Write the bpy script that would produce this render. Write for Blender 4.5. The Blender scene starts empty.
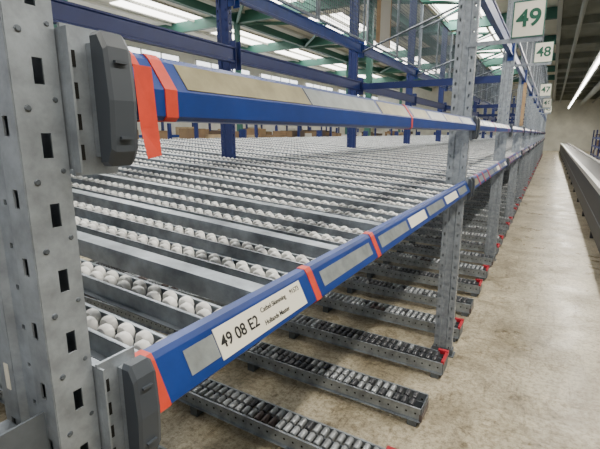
import bpy, math, random
from mathutils import Vector, Matrix
random.seed(7)
H=1.55; UX=-0.46; U0=0.232; BAY=2.69; NB=13

# ---------------- materials ----------------
def mat(name,col,rough=0.5,metal=0.0,noise=0.0,scale=8,emis=None,bump=0.0,col2=None,stretch=None):
    m=bpy.data.materials.new(name); m.use_nodes=True
    nt=m.node_tree; b=nt.nodes["Principled BSDF"]
    b.inputs["Base Color"].default_value=(*col,1); b.inputs["Roughness"].default_value=rough
    b.inputs["Metallic"].default_value=metal
    if noise>0 or col2 or bump:
        tc=nt.nodes.new("ShaderNodeTexCoord"); n=nt.nodes.new("ShaderNodeTexNoise")
        n.inputs["Scale"].default_value=scale; n.inputs["Detail"].default_value=7; n.inputs["Roughness"].default_value=0.62
        if stretch:
            mp=nt.nodes.new("ShaderNodeMapping"); mp.inputs["Scale"].default_value=stretch
            nt.links.new(tc.outputs["Object"],mp.inputs["Vector"]); nt.links.new(mp.outputs["Vector"],n.inputs["Vector"])
        else: nt.links.new(tc.outputs["Object"],n.inputs["Vector"])
        r=nt.nodes.new("ShaderNodeValToRGB")
        r.color_ramp.elements[0].position=0.34; r.color_ramp.elements[1].position=0.66
        c2=col2 if col2 else tuple(min(1,c*(1+noise)) for c in col)
        c1=tuple(c*(1-noise) for c in col)
        r.color_ramp.elements[0].color=(*c1,1); r.color_ramp.elements[1].color=(*c2,1)
        nt.links.new(n.outputs["Fac"],r.inputs["Fac"]); nt.links.new(r.outputs["Color"],b.inputs["Base Color"])
        if bump:
            bp=nt.nodes.new("ShaderNodeBump"); bp.inputs["Strength"].default_value=bump; bp.inputs["Distance"].default_value=0.01
            nt.links.new(n.outputs["Fac"],bp.inputs["Height"]); nt.links.new(bp.outputs["Normal"],b.inputs["Normal"])
    if emis:
        b.inputs["Emission Color"].default_value=(*emis[0],1); b.inputs["Emission Strength"].default_value=emis[1]
    return m
M={}
M['galv']=mat('galvanised_steel',(0.31,0.345,0.385),0.36,0.6,0.32,16)
M['post']=mat('galvanised_steel_post',(0.31,0.345,0.385),0.45,0.4,0.24,26,bump=0.08)
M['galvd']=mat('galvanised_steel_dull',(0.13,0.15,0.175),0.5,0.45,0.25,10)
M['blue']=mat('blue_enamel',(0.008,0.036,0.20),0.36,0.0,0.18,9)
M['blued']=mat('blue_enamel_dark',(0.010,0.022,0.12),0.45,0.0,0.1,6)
M['cap']=mat('dark_grey_plastic',(0.05,0.06,0.075),0.5)
M['orange']=mat('orange_red_tape',(0.60,0.045,0.018),0.5,0,.12,30)
M['cream']=mat('aged_label_strip',(0.33,0.30,0.19),0.28,0.2,0.2,20)
M['silver']=mat('silver_label_strip',(0.31,0.34,0.345),0.28,0.3,0.22,20)
M['white']=mat('white_paper',(0.82,0.79,0.68),0.5)
M['ink']=mat('black_ink',(0.012,0.012,0.012),0.6)
M['green']=mat('green_ink',(0.01,0.10,0.06),0.5)
M['wheel']=mat('white_plastic_wheel',(0.62,0.62,0.61),0.28,0,0.28,11,col2=(0.80,0.80,0.78))
M['rollg']=mat('grey_roller',(0.36,0.38,0.40),0.33,0.4,0.2,12)
M['rolld']=mat('dark_roller',(0.05,0.052,0.06),0.35)
M['rollr']=mat('brown_grey_roller',(0.10,0.075,0.072),0.4)
M['red']=mat('red_plastic',(0.40,0.015,0.03),0.4)
M['dark']=mat('dark_hole',(0.01,0.01,0.01),0.9)
M['rubber']=mat('black_belt',(0.03,0.032,0.036),0.35,0,0.2,5)
M['darkpanel']=mat('dark_side_panel',(0.025,0.028,0.034),0.55)
M['lightmetal']=mat('light_metal_rim',(0.62,0.62,0.60),0.35,0.3)
M['wood']=mat('tan_board',(0.36,0.24,0.13),0.7,0,0.2,12)
M['gsteel']=mat('green_steel',(0.035,0.13,0.10),0.5)
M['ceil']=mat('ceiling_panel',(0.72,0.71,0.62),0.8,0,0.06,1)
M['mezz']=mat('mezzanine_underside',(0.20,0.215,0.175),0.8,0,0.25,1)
M['purlin']=mat('roof_purlin',(0.5,0.5,0.45),0.7)
M['duct']=mat('duct_grey',(0.26,0.28,0.25),0.5,0.2)
M['wall']=mat('wall_panel',(0.42,0.42,0.37),0.8,0,0.12,1.2)
M['wallf']=mat('wall_panel_light',(0.6,0.59,0.52),0.8,0,0.12,1.2)
M['glass']=mat('window_daylight',(0.8,0.85,0.9),0.3,emis=((0.95,0.97,1.0),2.6))
M['sky']=mat('skylight_sheet',(0.9,0.9,0.9),0.4,emis=((1.0,0.97,0.9),7.0))
M['tube']=mat('fluorescent_tube',(1,1,1),0.4,emis=((1,0.98,0.94),16.0))
M['c1']=mat('cardboard',(0.20,0.13,0.07),0.8,0,0.15,4)
M['c2']=mat('cardboard_pale',(0.38,0.29,0.17),0.8,0,0.15,4)
M['c3']=mat('cardboard_dark',(0.07,0.048,0.035),0.8,0,0.15,4)
M['c4']=mat('carton_white',(0.5,0.48,0.42),0.7)

def floor_mat():
    m=bpy.data.materials.new('concrete_floor'); m.use_nodes=True
    nt=m.node_tree; b=nt.nodes["Principled BSDF"]
    tc=nt.nodes.new("ShaderNodeTexCoord")
    def noise(sc,det,ro=0.6,st=None,dist=0):
        n=nt.nodes.new("ShaderNodeTexNoise"); n.inputs["Scale"].default_value=sc; n.inputs["Detail"].default_value=det; n.inputs["Roughness"].default_value=ro; n.inputs["Distortion"].default_value=dist
        src=tc.outputs["Object"]
        if st:
            mp=nt.nodes.new("ShaderNodeMapping"); mp.inputs["Scale"].default_value=st[:3]; mp.inputs["Rotation"].default_value=(0,0,st[3])
            nt.links.new(src,mp.inputs["Vector"]); src=mp.outputs["Vector"]
        nt.links.new(src,n.inputs["Vector"]); return n
    def ramp(n,out,p0,c0,p1,c1):
        r=nt.nodes.new("ShaderNodeValToRGB"); e=r.color_ramp.elements
        e[0].position=p0; e[0].color=(*c0,1); e[1].position=p1; e[1].color=(*c1,1)
        nt.links.new(n.outputs[out],r.inputs["Fac"]); return r.outputs["Color"]
    def mul(a,c):
        mx=nt.nodes.new("ShaderNodeMix"); mx.data_type='RGBA'; mx.blend_type='MULTIPLY'; mx.inputs[0].default_value=1
        nt.links.new(a,mx.inputs[6]); nt.links.new(c,mx.inputs[7]); return mx.outputs[2]
    base=ramp(noise(1.6,12,0.78,dist=.6),"Fac",0.40,(0.26,0.222,0.152),0.58,(0.50,0.445,0.335))
    spk=ramp(noise(34,10,0.85),"Fac",0.42,(0.52,0.49,0.44),0.53,(1.08,1.08,1.06))
    st=ramp(noise(5.5,10,0.82,dist=1.2),"Fac",0.38,(0.50,0.46,0.39),0.46,(1,1,1))
    sc=ramp(noise(2.2,9,0.8,(7,.8,1,.15)),"Fac",0.37,(0.60,0.57,0.52),0.45,(1,1,1))
    light=ramp(noise(3.1,11,0.8,dist=.9),"Fac",0.55,(1,1,1),0.62,(1.25,1.25,1.22))
    out=mul(mul(mul(mul(base,spk),st),sc),light)
    nt.links.new(out,b.inputs["Base Color"])
    rr=ramp(noise(2.5,6),"Fac",0.3,(0.22,)*3,0.7,(0.48,)*3); nt.links.new(rr,b.inputs["Roughness"])
    return m
M['floor']=floor_mat()

# ---------------- mesh builder ----------------
class MB:
    def __init__(s): s.v=[];s.f=[];s.mi=[];s.sm=[];s.mats=[]
    def m(s,k):
        if k not in s.mats: s.mats.append(k)
        return s.mats.index(k)
    def add(s,vs,fs,k,smooth=False):
        o=len(s.v); s.v+= [tuple(x) for x in vs]; i=s.m(k)
        for f in fs: s.f.append(tuple(o+a for a in f)); s.mi.append(i); s.sm.append(smooth)
    def box(s,x0,x1,y0,y1,z0,z1,k,shear=0.0,xr=None):
        def sz(x,z): return z+(shear*(xr-x) if xr is not None else 0)
        vs=[(x,y,sz(x,z)) for x in (x0,x1) for y in (y0,y1) for z in (z0,z1)]
        s.add(vs,[(0,1,3,2),(4,6,7,5),(0,4,5,1),(2,3,7,6),(0,2,6,4),(1,5,7,3)],k)
    def prism(s,prof,y0,y1,k):
        n=len(prof); vs=[(x,y0,z) for x,z in prof]+[(x,y1,z) for x,z in prof]
        fs=[(i,(i+1)%n,n+(i+1)%n,n+i) for i in range(n)]+[tuple(range(n))[::-1],tuple(range(n,2*n))]
        s.add(vs,fs,k)
    def cyl(s,c,r,h,k,seg=10,axis='y',cham=0.0):
        cx,cy,cz=c; rings=[(-h/2,r-cham),(-h/2+cham,r),(h/2-cham,r),(h/2,r-cham)] if cham else [(-h/2,r),(h/2,r)]
        vs=[]
        for t,rr in rings:
            for i in range(seg):
                a=2*math.pi*i/seg; p,q=rr*math.cos(a),rr*math.sin(a)
                vs.append((cx+p,cy+t,cz+q) if axis=='y' else ((cx+t,cy+p,cz+q) if axis=='x' else (cx+p,cy+q,cz+t)))
        fs=[]
        for j in range(len(rings)-1):
            for i in range(seg): fs.append((j*seg+i,j*seg+(i+1)%seg,(j+1)*seg+(i+1)%seg,(j+1)*seg+i))
        s.add(vs,fs,k,True)
        L=(len(rings)-1)*seg
        s.add(vs,[tuple(range(seg))[::-1],tuple(range(L,L+seg))],k)
    def bar(s,p,q,w,k):
        p=Vector(p);q=Vector(q);d=(q-p).normalized(); a=d.orthogonal().normalized(); b=d.cross(a)
        vs=[e+a*(w/2)*i+b*(w/2)*j for e in (p,q) for i,j in ((-1,-1),(1,-1),(1,1),(-1,1))]
        s.add(vs,[(0,1,5,4),(1,2,6,5),(2,3,7,6),(3,0,4,7),(3,2,1,0),(4,5,6,7)],k)
    def mesh(s,name):
        me=bpy.data.meshes.new(name); me.from_pydata(s.v,[],s.f)
        for k in s.mats: me.materials.append(M[k])
        me.polygons.foreach_set("material_index",s.mi); me.polygons.foreach_set("use_smooth",s.sm)
        me.update(); return me
    def obj(s,name,loc=(0,0,0),parent=None):
        return place(name,s.mesh(name),loc,parent)
def place(name,me,loc=(0,0,0),parent=None):
    o=bpy.data.objects.new(name,me); bpy.context.scene.collection.objects.link(o); o.location=loc
    if parent: o.parent=parent
    return o

# ---------------- room ----------------
XL,XR,YN,YF,ZC=-17,7,-6,46,6.2
b=MB(); b.box(XL,XR,YN,YF,-0.1,0,'floor'); b.obj('floor')
b=MB(); b.box(XL,XR,YN,YF,ZC,ZC+0.1,'ceil')
b.obj('ceiling')
b=MB()
for i in range(-1,9): b.box(XL+0.1,-0.3,-2.0+i*5.4,-1.8+i*5.4,ZC-0.42,ZC-0.02,'gsteel')
for X in (-5.6,-11.2): b.box(X-.1,X+.1,YN+.1,YF-.1,ZC-.42,ZC-.14,'gsteel')
for i in range(-1,8):
    y=-1.9+i*5.4
    for X in (-11.2,-5.6): b.bar((X,y,ZC-.4),(X+2.6,y+2.7,ZC-.15),.09,'gsteel'); b.bar((X,y+5.4,ZC-.4),(X+2.6,y+2.7,ZC-.15),.09,'gsteel')
for X in (-5.6,-11.2):
    for y in (3.5,14.3,25.1,35.9): b.box(X-.09,X+.09,y-.09,y+.09,0,ZC-.42,'gsteel')
b.obj('roof_steel_frame')
b=MB()
x=XL+1
while x<-.5:
    b.box(x,x+0.07,YN+0.1,YF-0.1,ZC-0.12,ZC-0.03,'purlin'); x+=1.3
b.obj('roof_purlins')
for nm,bx,k in (('wall_left',(XL-0.1,XL,YN,YF),'wallf'),('wall_right',(XR,XR+0.1,YN,YF),'wall'),('wall_far',(XL,XR,YF,YF+0.1),'wallf')):
    b=MB(); b.box(*bx,0,ZC,k); b.obj(nm)
for i,y in enumerate(range(0,44,6)):
    b=MB(); b.box(XL+0.0,XL+0.04,y,y+4.8,2.6,5.4,'glass')
    for t in range(5): b.box(XL+0.03,XL+0.08,y+t*1.2-0.03,y+t*1.2+0.03,2.55,5.45,'purlin')
    b.box(XL+0.03,XL+0.08,y,y+4.8,2.52,2.6,'purlin'); b.box(XL+0.03,XL+0.08,y,y+4.8,5.4,5.48,'purlin')
    b.obj('window_%d'%(i+1))
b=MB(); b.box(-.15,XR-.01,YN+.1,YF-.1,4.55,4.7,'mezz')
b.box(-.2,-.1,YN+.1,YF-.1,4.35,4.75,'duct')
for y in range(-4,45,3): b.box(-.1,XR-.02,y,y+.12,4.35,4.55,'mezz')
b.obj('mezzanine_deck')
for i,(x,y) in enumerate([(x,y) for x in (-3.6,-8.4,-13.6) for y in (1.2,6.6,12.0,17.4,22.8,28.2,33.6)]):
    b=MB(); b.box(x-.8,x+.8,y-1,y+3.6,ZC-0.012,ZC-0.002,'sky')
    b.box(x-.86,x-.8,y-1,y+3.6,ZC-0.05,ZC,'purlin'); b.box(x+.8,x+.86,y-1,y+3.6,ZC-0.05,ZC,'purlin')
    b.obj('skylight' if i==0 else 'skylight.%03d'%i)
b=MB()
for x,z,r in ((1.9,4.05,0.16),(2.7,4.15,0.07),(0.3,4.2,0.05),(3.6,3.9,0.2),(1.35,4.2,.04)):
    b.cyl((x,20,z),r,50,'duct',14,'y')
    for y in range(-1,44,6): b.box(x-0.01,x+0.01,y+.04,y+0.06,z+r*0.8,4.349,'duct')
b.obj('ceiling_pipes')
b=MB()
y=1.0
while y<40:
    b.box(0.82,1.0,y,y+1.53,3.565,3.62,'lightmetal'); b.cyl((0.91,y+0.77,3.53),0.035,1.5,'tube',8,'y'); y+=1.54
for y in range(2,40,3): b.bar((0.91,y+0.16,3.6),(0.91,y+0.16,4.549),0.012,'duct')
b.obj('fluorescent_light_row')

# ---------------- uprights ----------------
def perf(b,P,U,Wd,z0,z1,cols,pitch,hw,hh,k,off=0.0):
    cuts=[0]
    for c in cols: cuts+= [c-hw/2,c+hw/2]
    cuts.append(Wd)
    def q(a0,a1,za,zb):
        b.add([(P[0]+U[0]*a0,P[1]+U[1]*a0,za),(P[0]+U[0]*a1,P[1]+U[1]*a1,za),(P[0]+U[0]*a1,P[1]+U[1]*a1,zb),(P[0]+U[0]*a0,P[1]+U[1]*a0,zb)],[(0,1,2,3)],k)
    for i in range(0,len(cuts)-1):
        if i%2==0: q(cuts[i],cuts[i+1],z0,z1)
        else:
            z=z0; zc=z0+pitch/2+off
            while zc+hh/2<z1:
                q(cuts[i],cuts[i+1],z,zc-hh/2); z=zc+hh/2; zc+=pitch
            q(cuts[i],cuts[i+1],z,z1)
def upright_mesh(name,k,h):
    b=MB()
    perf(b,(0,0),(0,1),0.048,0,h,[0.027],0.075,0.0105,0.026,k)
    z=0.075
    while z<h-.05:
        b.cyl((.0008,.012,z),.0025,.0016,'galvd',8,'x'); b.cyl((.0006,.041,z+.01),.002,.0012,'galvd',8,'x'); z+=.075
    perf(b,(0,0),(-1,0),0.036,0,h,[0.019],0.075,0.010,0.020,k,0.02)
    b.add([(-.036,0,0),(-.042,.008,0),(-.042,.008,h),(-.036,0,h)],[(0,1,2,3)],k)
    perf(b,(-.042,.008),(-1,0),0.036,0,h,[0.018],0.05,0.006,0.006,k)
    b.add([(-.078,.008,0),(-.084,0,0),(-.084,0,h),(-.078,.008,h)],[(0,1,2,3)],k)
    perf(b,(-.084,0),(-1,0),0.036,0,h,[0.018],0.075,0.010,0.020,k,0.02)
    perf(b,(0,0.048),(-1,0),0.12,0,h,[0.02,0.1],0.075,0.011,0.022,k,0.02)
    b.add([(-.12,0,0),(-.12,.048,0),(-.12,.048,h),(-.12,0,h)],[(0,1,2,3)],'galvd')
    b.box(-0.15,0.02,-0.02,0.068,0,0.006,'galvd')
    b.box(-0.13,0.008,-0.006,0.054,0.006,0.05,'galvd')
    return b.mesh(name)
um=upright_mesh('upright_galv','post',4.3)
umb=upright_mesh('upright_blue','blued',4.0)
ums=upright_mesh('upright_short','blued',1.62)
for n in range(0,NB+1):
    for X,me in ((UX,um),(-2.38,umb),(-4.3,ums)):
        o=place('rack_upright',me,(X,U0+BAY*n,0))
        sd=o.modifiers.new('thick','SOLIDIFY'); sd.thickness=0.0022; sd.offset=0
b=MB(); b.box(-.103,-.094,-0.0024,-0.0014,1.235,1.27,'white'); b.obj('upright_sticker',(UX,U0,0))

# ---------------- front label beams ----------------
class Prof: pass
LP=Prof(); LP.PR=[(-0.012,0.0),(0.032,0.0),(0.040,0.008),(0.037,0.016),(0.012,0.066),(0.006,0.074),(-0.012,0.074)]
LP.A=Vector((0.038,0,0.0135)); LP.B=Vector((0.0135,0,0.0635))
UP_=Prof(); UP_.PR=[(-0.015,0.0),(0.034,0.0),(0.040,0.005),(0.040,0.036),(0.014,0.073),(0.006,0.080),(-0.015,0.080)]
UP_.A=Vector((0.040,0,0.036)); UP_.B=Vector((0.014,0,0.073))
for P in (LP,UP_):
    P.up=(P.B-P.A).normalized(); P.n=Vector((P.up.z,0,-P.up.x))
def offprof(P,o):
    cx,cz=0.0,0.035
    return [(x+(o if x>cx else -o),z+(o if z>cz else -o)) for x,z in P.PR]
def band(b,P,y0,y1,k,o=0.0012): b.prism(offprof(P,o),y0,y1,k)
def lab(b,P,y0,y1,t0,t1,k,o=0.001):
    L=(P.B-P.A); p=[P.A+L*t0+P.n*o,P.A+L*t1+P.n*o]
    vs=[]
    for y,e in ((y0,0),(y0,1),(y1,1),(y1,0)): vs.append((p[e].x,y,p[e].z))
    q=[(v[0]-P.n.x*o*0.8,v[1],v[2]-P.n.z*o*0.8) for v in vs]
    b.add(vs+q,[(0,3,2,1),(0,1,5,4),(1,2,6,5),(2,3,7,6),(3,0,4,7)],k)
def cap(b,y0,y1,z0,z1):
    c=0.009; xi=.020
    p=[(xi,z0),(.043-c,z0),(.043,z0+c*1.8),(.047,(z0+z1)/2),(.043,z1-c*1.8),(.043-c,z1),(xi,z1)]
    def shr(pp,s):
        mx=sum(a for a,_ in pp)/len(pp); mz=(z0+z1)/2
        return [(mx+(a-mx)*s,mz+(z-mz)*(1-(1-s)*.5)) for a,z in pp]
    ys=[(y0,.86),(y0+.005,1),(y1-.005,1),(y1,.86)]
    vs=[];n=len(p)
    for y,s in ys: vs+=[(a,y,z) for a,z in shr(p,s)]
    fs=[]
    for j in range(3):
        for i in range(n): fs.append((j*n+i,j*n+(i+1)%n,(j+1)*n+(i+1)%n,(j+1)*n+i))
    fs+=[tuple(range(n))[::-1],tuple(range(3*n,4*n))]
    b.add(vs,fs,'cap')
    b.box(.0055,xi+.001,y0+.006,y1-.004,z0+.01,z1-.01,'post')
    for t in (0.22,0.78):
        zz=z0+(z1-z0)*t; b.box(.03,.048,y0+.010,y1-.010,zz-.0015,zz+.0015,'cap')
def beam_base(P):
    b=MB()
    b.prism(P.PR,0.104,2.655,'blue')
    b.box(-.05,.0005,.0500,.0530,-.055,.092,'post')
    b.box(.001,.005,.0490,.1035,-.062,.096,'post')
    b.box(.0052,.016,.0490,.0515,-.058,.092,'post')
    for z in (-0.045,-0.012,0.021,0.054): b.box(.0051,.0056,.056,.0625,z,z+.017,'dark')
    b.box(.001,.005,2.655,2.688,-.062,.096,'post')
    b.box(-.05,.0005,2.684,2.687,-.055,.092,'post')
    cap(b,0.070,0.105,-0.052,0.090); cap(b,2.654,2.684,-0.052,0.090)
    return b
def W(y): return y-U0
ub=beam_base(UP_)
for y0,y1 in ((.354,.364),(.384,.404)): band(ub,UP_,W(y0),W(y1),'orange')
ub.add([(.0425,W(.338),.060),(.0425,W(.364),.060),(.044,W(.367),-.010),(.047,W(.367),-.042),(.050,W(.343),-.045),(.045,W(.340),-.010)],[(0,1,2,5),(5,2,3,4)],'orange')
lab(ub,UP_,W(.425),W(.76),.08,.98,'cream',.0014); lab(ub,UP_,W(.765),W(1.16),.08,.98,'silver',.0014)
lab(ub,UP_,W(1.18),W(1.44),.08,.98,'cream',.0014); band(ub,UP_,W(1.46),W(1.475),'orange')
for a,c in ((1.5,1.72),(1.75,2.02),(2.05,2.4),(2.45,2.8)): lab(ub,UP_,W(a),W(c),.1,.95,random.choice(['silver','cream']))
UO=ub.obj('pick_face_beam',(UX+.005,U0,1.566))
lb=beam_base(LP)
band(lb,LP,W(.337),W(.360),'orange'); band(lb,LP,W(.788),W(.812),'orange'); band(lb,LP,W(1.182),W(1.21),'orange')
lab(lb,LP,W(.408),W(.472),.18,.88,'silver'); lab(lb,LP,W(.474),W(.748),.04,.98,'white',.0016)
lab(lb,LP,W(.84),W(1.155),.2,.85,'silver'); lab(lb,LP,W(1.235),W(1.53),.2,.85,'silver')
for a,c,k in ((1.56,1.8,'white'),(1.84,2.15,'silver'),(2.2,2.5,'white'),(2.55,2.8,'silver')): lab(lb,LP,W(a),W(c),.18,.88,k)
LO=lb.obj('pick_face_beam',(UX+.005,U0,1.178))
def generic(P,seed):
    random.seed(seed); g=beam_base(P); y=.14
    while y<2.5:
        w=random.uniform(.15,.34); lab(g,P,y,min(y+w,2.62),.15,.9,random.choice(['silver','white','cream','silver'])); y+=w+.04
        if random.random()<.35: band(g,P,y,y+.025,'orange'); y+=.035
    return g.mesh('beam')
gu=generic(UP_,3); gl=generic(LP,9)
for n in range(1,NB):
    place('pick_face_beam',gu,(UX+.005,U0+BAY*n,1.566))
    place('pick_face_beam',gl,(UX+.005,U0+BAY*n,1.178))
def text(s,size,loc,right,up,k,parent,name,align='LEFT'):
    c=bpy.data.curves.new(name,'FONT'); c.body=s; c.size=size; c.extrude=0.0002; c.align_x=align; c.align_y='CENTER'
    c.materials.append(M[k])
    o=bpy.data.objects.new(name,c); bpy.context.scene.collection.objects.link(o)
    r=Vector(right).normalized(); u=Vector(up).normalized(); n=r.cross(u)
    m=Matrix(((r.x,u.x,n.x,loc[0]),(r.y,u.y,n.y,loc[1]),(r.z,u.z,n.z,loc[2]),(0,0,0,1)))
    o.parent=parent; o.matrix_local=m; return o
def ltext(s,size,y,t,name):
    p=LP.A+(LP.B-LP.A)*t+LP.n*.0022
    return text(s,size,(p.x,W(y),p.z),(0,1,0),LP.up,'ink',LO,name)
ltext('49 08 E2',.029,.481,.5,'label_text_1').data.offset=0.0005
ltext('Catbel Skimming',.0128,.598,.72,'label_text_2').data.offset=0.00015
ltext('Hollands Master',.0128,.598,.28,'label_text_3').data.offset=0.00015
ltext('91573',.0140,.702,.74,'label_text_4').data.offset=0.00015

# ---------------- roller shelf ----------------
SL=math.tan(math.radians(3.9))
def shelf_mesh():
    b=MB(); XF=-.02; D=3.8
    lanes=7; pitch=(BAY-.06)/lanes
    xr=XF
    for i in range(lanes):
        y0=.056+i*pitch
        b.box(XF-D,XF,y0-.002,y0+.044,.004,.007,'galv',SL,xr)
        b.box(XF-D,XF,y0-.002,y0+.001,-.040,.004,'galv',SL,xr)
        b.box(XF-D,XF,y0+.041,y0+.044,-.040,.004,'galv',SL,xr)
        for off in (.128,.268):
            yc=y0+off
            b.box(XF-D,XF,yc-.031,yc-.0285,-.036,-.002,'galv',SL,xr)
            b.box(XF-D,XF,yc+.0285,yc+.031,-.036,-.002,'galv',SL,xr)
            b.box(XF-D,XF,yc-.031,yc-.024,-.004,-.002,'galv',SL,xr)
            b.box(XF-D,XF,yc+.024,yc+.031,-.004,-.002,'galv',SL,xr)
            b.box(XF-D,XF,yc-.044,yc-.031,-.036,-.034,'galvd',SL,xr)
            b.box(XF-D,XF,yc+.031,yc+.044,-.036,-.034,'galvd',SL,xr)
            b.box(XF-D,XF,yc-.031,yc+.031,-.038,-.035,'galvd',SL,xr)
            d=.02;j=0
            while d<D-.02:
                yy=yc+(-.011 if j%2 else .011)
                x=XF-d
                b.cyl((x,yy,-.010+SL*d),.0162,.018,'wheel',10,'y',.004)
                d+=.0225; j+=1
    for d in (.05,.95,1.75,2.8,3.7):
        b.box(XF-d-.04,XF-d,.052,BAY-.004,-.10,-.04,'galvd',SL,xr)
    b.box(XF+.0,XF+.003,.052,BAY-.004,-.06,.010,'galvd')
    return b.mesh('roller_shelf')
sm=shelf_mesh()
for n in range(-1,NB):
    place('wheel_track_shelf',sm,(UX,U0+BAY*n,1.223))
# ---------------- floor lanes ----------------
def floor_lane_mesh(seed,red=True):
    random.seed(seed); b=MB(); XF=.0; D=3.8; s=.02; w=.072
    for sy in (-w,w):
        y=sy-.0015
        b.box(XF-D,XF,y,y+.003,.035,.112,'galv',s,XF)
        b.box(XF-D,XF,min(sy,sy+(.014 if sy>0 else -.014)),max(sy,sy+(.014 if sy>0 else -.014)),.033,.036,'galv',s,XF)
        b.box(XF-D,XF,min(sy,sy+(.010 if sy>0 else -.010)),max(sy,sy+(.010 if sy>0 else -.010)),.110,.113,'galv',s,XF)
        d=.03
        while d<D:
            for yo in (-.0022,.0022):
                b.cyl((XF-d,sy+yo,.075+s*d),.006,.0008,'dark',8,'y')
            d+=.05
    b.box(XF-D,XF,-.002,.002,.05,.105,'galvd',s,XF)
    d=.06;j=0; kk='rolld'; nxt=0
    while d<D-.02:
        if j>=nxt:
            kk=random.choice(['rollg','rollg','rolld','rollg','rolld','rollr','rolld']); nxt=j+random.choice([3,5,8])
        for ya,yb in ((-.064,-.006),(.006,.064)):
            k2=kk if random.random()<.9 else random.choice(['rollg','rolld'])
            b.cyl((XF-d,(ya+yb)/2,.107+s*d),.0155,yb-ya,k2,10,'y',.004)
        d+=.043;j+=1
    b.box(XF-.002,XF+.004,-w-.002,w+.002,.03,.114,'galvd')
    if red:
        b.box(XF-.012,XF+.006,-w-.004,w+.004,.108,.126,'red')
        b.box(XF-.06,XF+.006,w-.012,w+.012,.105,.132,'red')
    else: b.box(XF-.008,XF+.007,-w-.004,w+.004,.035,.075,'rollr')
    for d in (.02,1.1,2.2,3.3):
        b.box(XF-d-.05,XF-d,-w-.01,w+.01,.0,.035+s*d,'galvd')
    return b.mesh('floor_lane')
fl=[floor_lane_mesh(0),floor_lane_mesh(1),floor_lane_mesh(2,False)]
j=0
for n in range(-1,NB):
    for i in range(5):
        place('floor_roller_lane',fl[j%3],(UX+.01,U0+BAY*n+.31+.53*i,0)); j+=1

# ---------------- upper structural beams ----------------
def ibeam(name,h,y0,y1,k,w=.045):
    b=MB(); t=.012
    b.prism([(-w/2,-h/2),(w/2,-h/2),(w/2,-h/2+t),(w/2-.01,-h/2+t*1.5),(w/2-.01,h/2-t*1.5),(w/2,h/2-t),(w/2,h/2),(-w/2,h/2)],y0,y1,k)
    for y in (y0,y1-.006): b.box(-w/2-.01,w/2+.008,y,y+.006,-h/2-.05,h/2+.05,k)
    return b.mesh(name)
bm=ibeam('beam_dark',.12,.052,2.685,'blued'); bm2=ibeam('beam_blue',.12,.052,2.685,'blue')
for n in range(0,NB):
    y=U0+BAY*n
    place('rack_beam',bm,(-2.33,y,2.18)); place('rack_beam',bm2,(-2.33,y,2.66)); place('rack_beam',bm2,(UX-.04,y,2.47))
for n in range(2,NB+1,2):
    y=U0+BAY*n
    b=MB(); b.box(-2.37,UX-.125,y+.008,y+.040,2.13,2.21,'blued')
    b.obj('rack_cross_brace')
for n in range(1,NB+1):
    y=U0+BAY*n+.024; b=MB()
    for i in range(2):
        z=2.6+i*.8
        b.bar((-2.37,y,z),(UX-.13,y,z+.6),.02,'galvd')
    b.obj('frame_diagonal_brace')
def meshpanel(L,hh):
    b=MB(); s=.05; w=.0026
    i=0.0
    while i<=L: b.box(-w,w,i-w,i+w,0,hh,'galvd'); i+=s
    z=0.0
    while z<=hh+.001: b.box(-.0065,-.0027,0,L,z-w,z+w,'galvd'); z+=s
    b.box(-.012,.012,-.012,.012,0,hh,'galv'); b.box(-.012,.012,L-.012,L+.012,0,hh,'galv')
    b.box(-.012,.012,0,L,-.012,.012,'galv'); b.box(-.012,.012,0,L,hh-.012,hh+.012,'galv')
    return b.mesh('mesh')
mp=meshpanel(1.27,1.1)
for n in range(1,9):
    for k in range(2):
        place('wire_mesh_panel',mp,(-2.275,U0+BAY*n+.075+k*1.31,2.74))
        if n>=2: place('wire_mesh_panel',mp,(UX+.02,U0+BAY*n+.075+k*1.31,2.56))
b=MB(); b.box(-.02,.02,0,.42,0,.9,'c4'); b.box(-.025,.025,-.02,0,0,.92,'wood'); b.box(-.025,.025,.42,.44,0,.92,'wood')
b.obj('pallet_side_board',(-2.22,U0+BAY*2+.35,2.78))

# ---------------- aisle signs ----------------
def sign(txt,X,Y,z,w=.155,h=.185,ux=UX):
    b=MB(); b.box(-w/2,w/2,-.003,.003,-h/2,h/2,'white')
    e=.006
    for bx in ((-w/2-e,-w/2,-h/2-e,h/2+e),(w/2,w/2+e,-h/2-e,h/2+e),(-w/2,w/2,-h/2-e,-h/2),(-w/2,w/2,h/2,h/2+e)):
        b.box(bx[0],bx[1],-.005,.005,bx[2],bx[3],'gsteel')
    b.box(ux-X-.05,w/2,.004,.010,-h/2-.03,-h/2-.005,'galv')
    o=b.obj('aisle_number_sign',(X,Y,z))
    t=text(txt,w*.82,(0,-.0045,0),(1,0,0),(0,0,1),'green',o,'sign_digits','CENTER'); t.data.offset=.003
    return o
sign('49',-.185,2.909,2.19)
sign('48',-.175,5.599,2.42,.17,.2)
sign('47',-.17,8.289,2.25); sign('46',-.17,10.979,2.2); sign('45',-.17,13.669,2.2)

b=MB(); b.box(-.04,.01,-.022,-.004,1.68,2.38,'wood'); b.obj('wooden_post_guard',(UX,U0+BAY*3,0))

# ---------------- conveyor ----------------
b=MB()
b.box(.66,.70,1.5,42,.10,.774,'darkpanel'); b.box(.645,.72,1.5,42,.775,.81,'lightmetal'); b.box(.652,.659,1.5,42,.72,.774,'lightmetal')
b.box(1.16,1.20,1.5,42,.52,.774,'darkpanel'); b.box(1.14,1.215,1.5,42,.775,.81,'lightmetal')
b.box(.705,1.155,1.5,42,.74,.774,'rubber')
b.box(.654,.659,1.5,42,.36,.38,'galvd')
y=1.6
while y<42:
    b.box(.655,.70,y,y+.06,0,.099,'darkpanel'); b.box(1.16,1.19,y,y+.06,0,.519,'darkpanel'); y+=2
b.obj('belt_conveyor')

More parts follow.
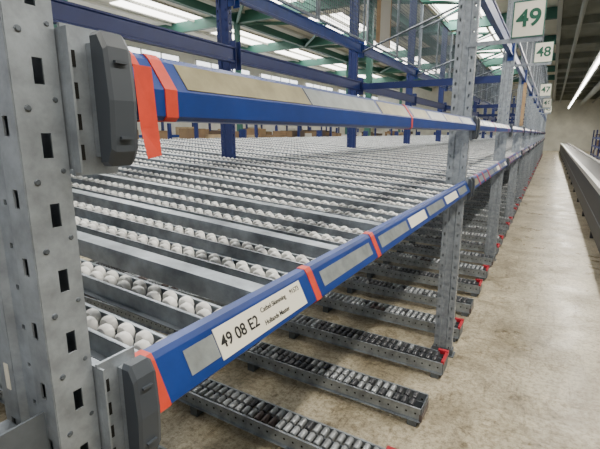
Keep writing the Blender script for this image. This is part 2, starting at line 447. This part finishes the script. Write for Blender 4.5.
# ---------------- background racks ----------------
def boxrack(seed,L,levels,depth=1.0,fill=None):
    random.seed(seed); b=MB()
    y=0
    while y<=L+.01:
        for x in (0,-depth): b.box(x-.04,x+.04,y-.04,y+.04,0,levels[-1]+.5,'blued')
        y+=2.7
    for li,z in enumerate(levels):
        fr=fill[li]
        b.box(-.02,.03,0,L,z-.1,z,'blue'); b.box(-depth-.03,-depth+.02,0,L,z-.1,z,'blue'); b.box(-depth,0,0,L,z-.03,z-.01,'galvd')
        y=.05
        while y<L-.5:
            w=random.uniform(.25,.55); hh=random.uniform(.15,.38)
            if random.random()<fr:
                k=random.choice(['c1','c1','c2','c3','c3','c4'])
                b.box(-random.uniform(.5,.9),-random.uniform(.0,.12),y,y+w-.02,z+.001,z+hh,k)
            y+=w+.01
    return b.mesh('boxrack')
place('carton_storage_rack',boxrack(5,29.7,[.15,.8,1.33],fill=[.9,.9,.8]),(-8.2,0.5,0))
place('carton_storage_rack',boxrack(6,29.7,[.15,.8,1.5,2.6,3.5],fill=[.9,.9,.6,.4,.4]),(-13.2,-1.5,0))
o=place('carton_storage_rack',boxrack(11,32.4,[.15,.75,1.3],fill=[.9,.9,.5]),(2.6,38,0)); o.rotation_euler=(0,0,math.pi)

# ---------------- lights ----------------
def area(name,loc,sx,sy,p,col=(1,1,1),rot=(0,0,0)):
    l=bpy.data.lights.new(name,'AREA'); l.shape='RECTANGLE'; l.size=sx; l.size_y=sy; l.energy=p; l.color=col
    o=bpy.data.objects.new(name,l); bpy.context.scene.collection.objects.link(o); o.location=loc; o.rotation_euler=rot
for i,(x,y,p) in enumerate(((-3.6,2.4,300),(-3.6,7.9,300),(-3.6,18.7,320),(-8.4,7.9,200))):
    area('skylight_area_light',(x,y,ZC-.1),1.5,4.4,p,(1,.985,.95))  # area lights added under the skylight sheets to cast their daylight
for x,y,p in ((.91,1,160),(.91,6,160),(.91,13,180),(.91,22,180),(.91,32,180),(.91,41,180)):  # tube row's light as area lights; farthest one added to brighten the end wall
    area('aisle_area_light',(x,y,3.48),.12,4.5,p,(1,.94,.82))
w=bpy.data.worlds.new('World'); bpy.context.scene.world=w; w.use_nodes=True
bg=w.node_tree.nodes['Background']; bg.inputs[0].default_value=(.99,.98,1,1); bg.inputs[1].default_value=.75

# ---------------- camera ----------------
th=math.radians(12.1); yw=math.radians(30.2)
Fh=Vector((-math.sin(yw),math.cos(yw),0)); R=Vector((math.cos(yw),math.sin(yw),0))
F=Fh*math.cos(th)-Vector((0,0,1))*math.sin(th); U=R.cross(F)
cam=bpy.data.cameras.new('camera'); co=bpy.data.objects.new('camera',cam); bpy.context.scene.collection.objects.link(co)
cam.sensor_width=36; cam.lens=424/600*36; cam.clip_start=.02; cam.clip_end=200
co.matrix_world=Matrix(((R.x,U.x,-F.x,0),(R.y,U.y,-F.y,0),(R.z,U.z,-F.z,H),(0,0,0,1)))
bpy.context.scene.camera=co
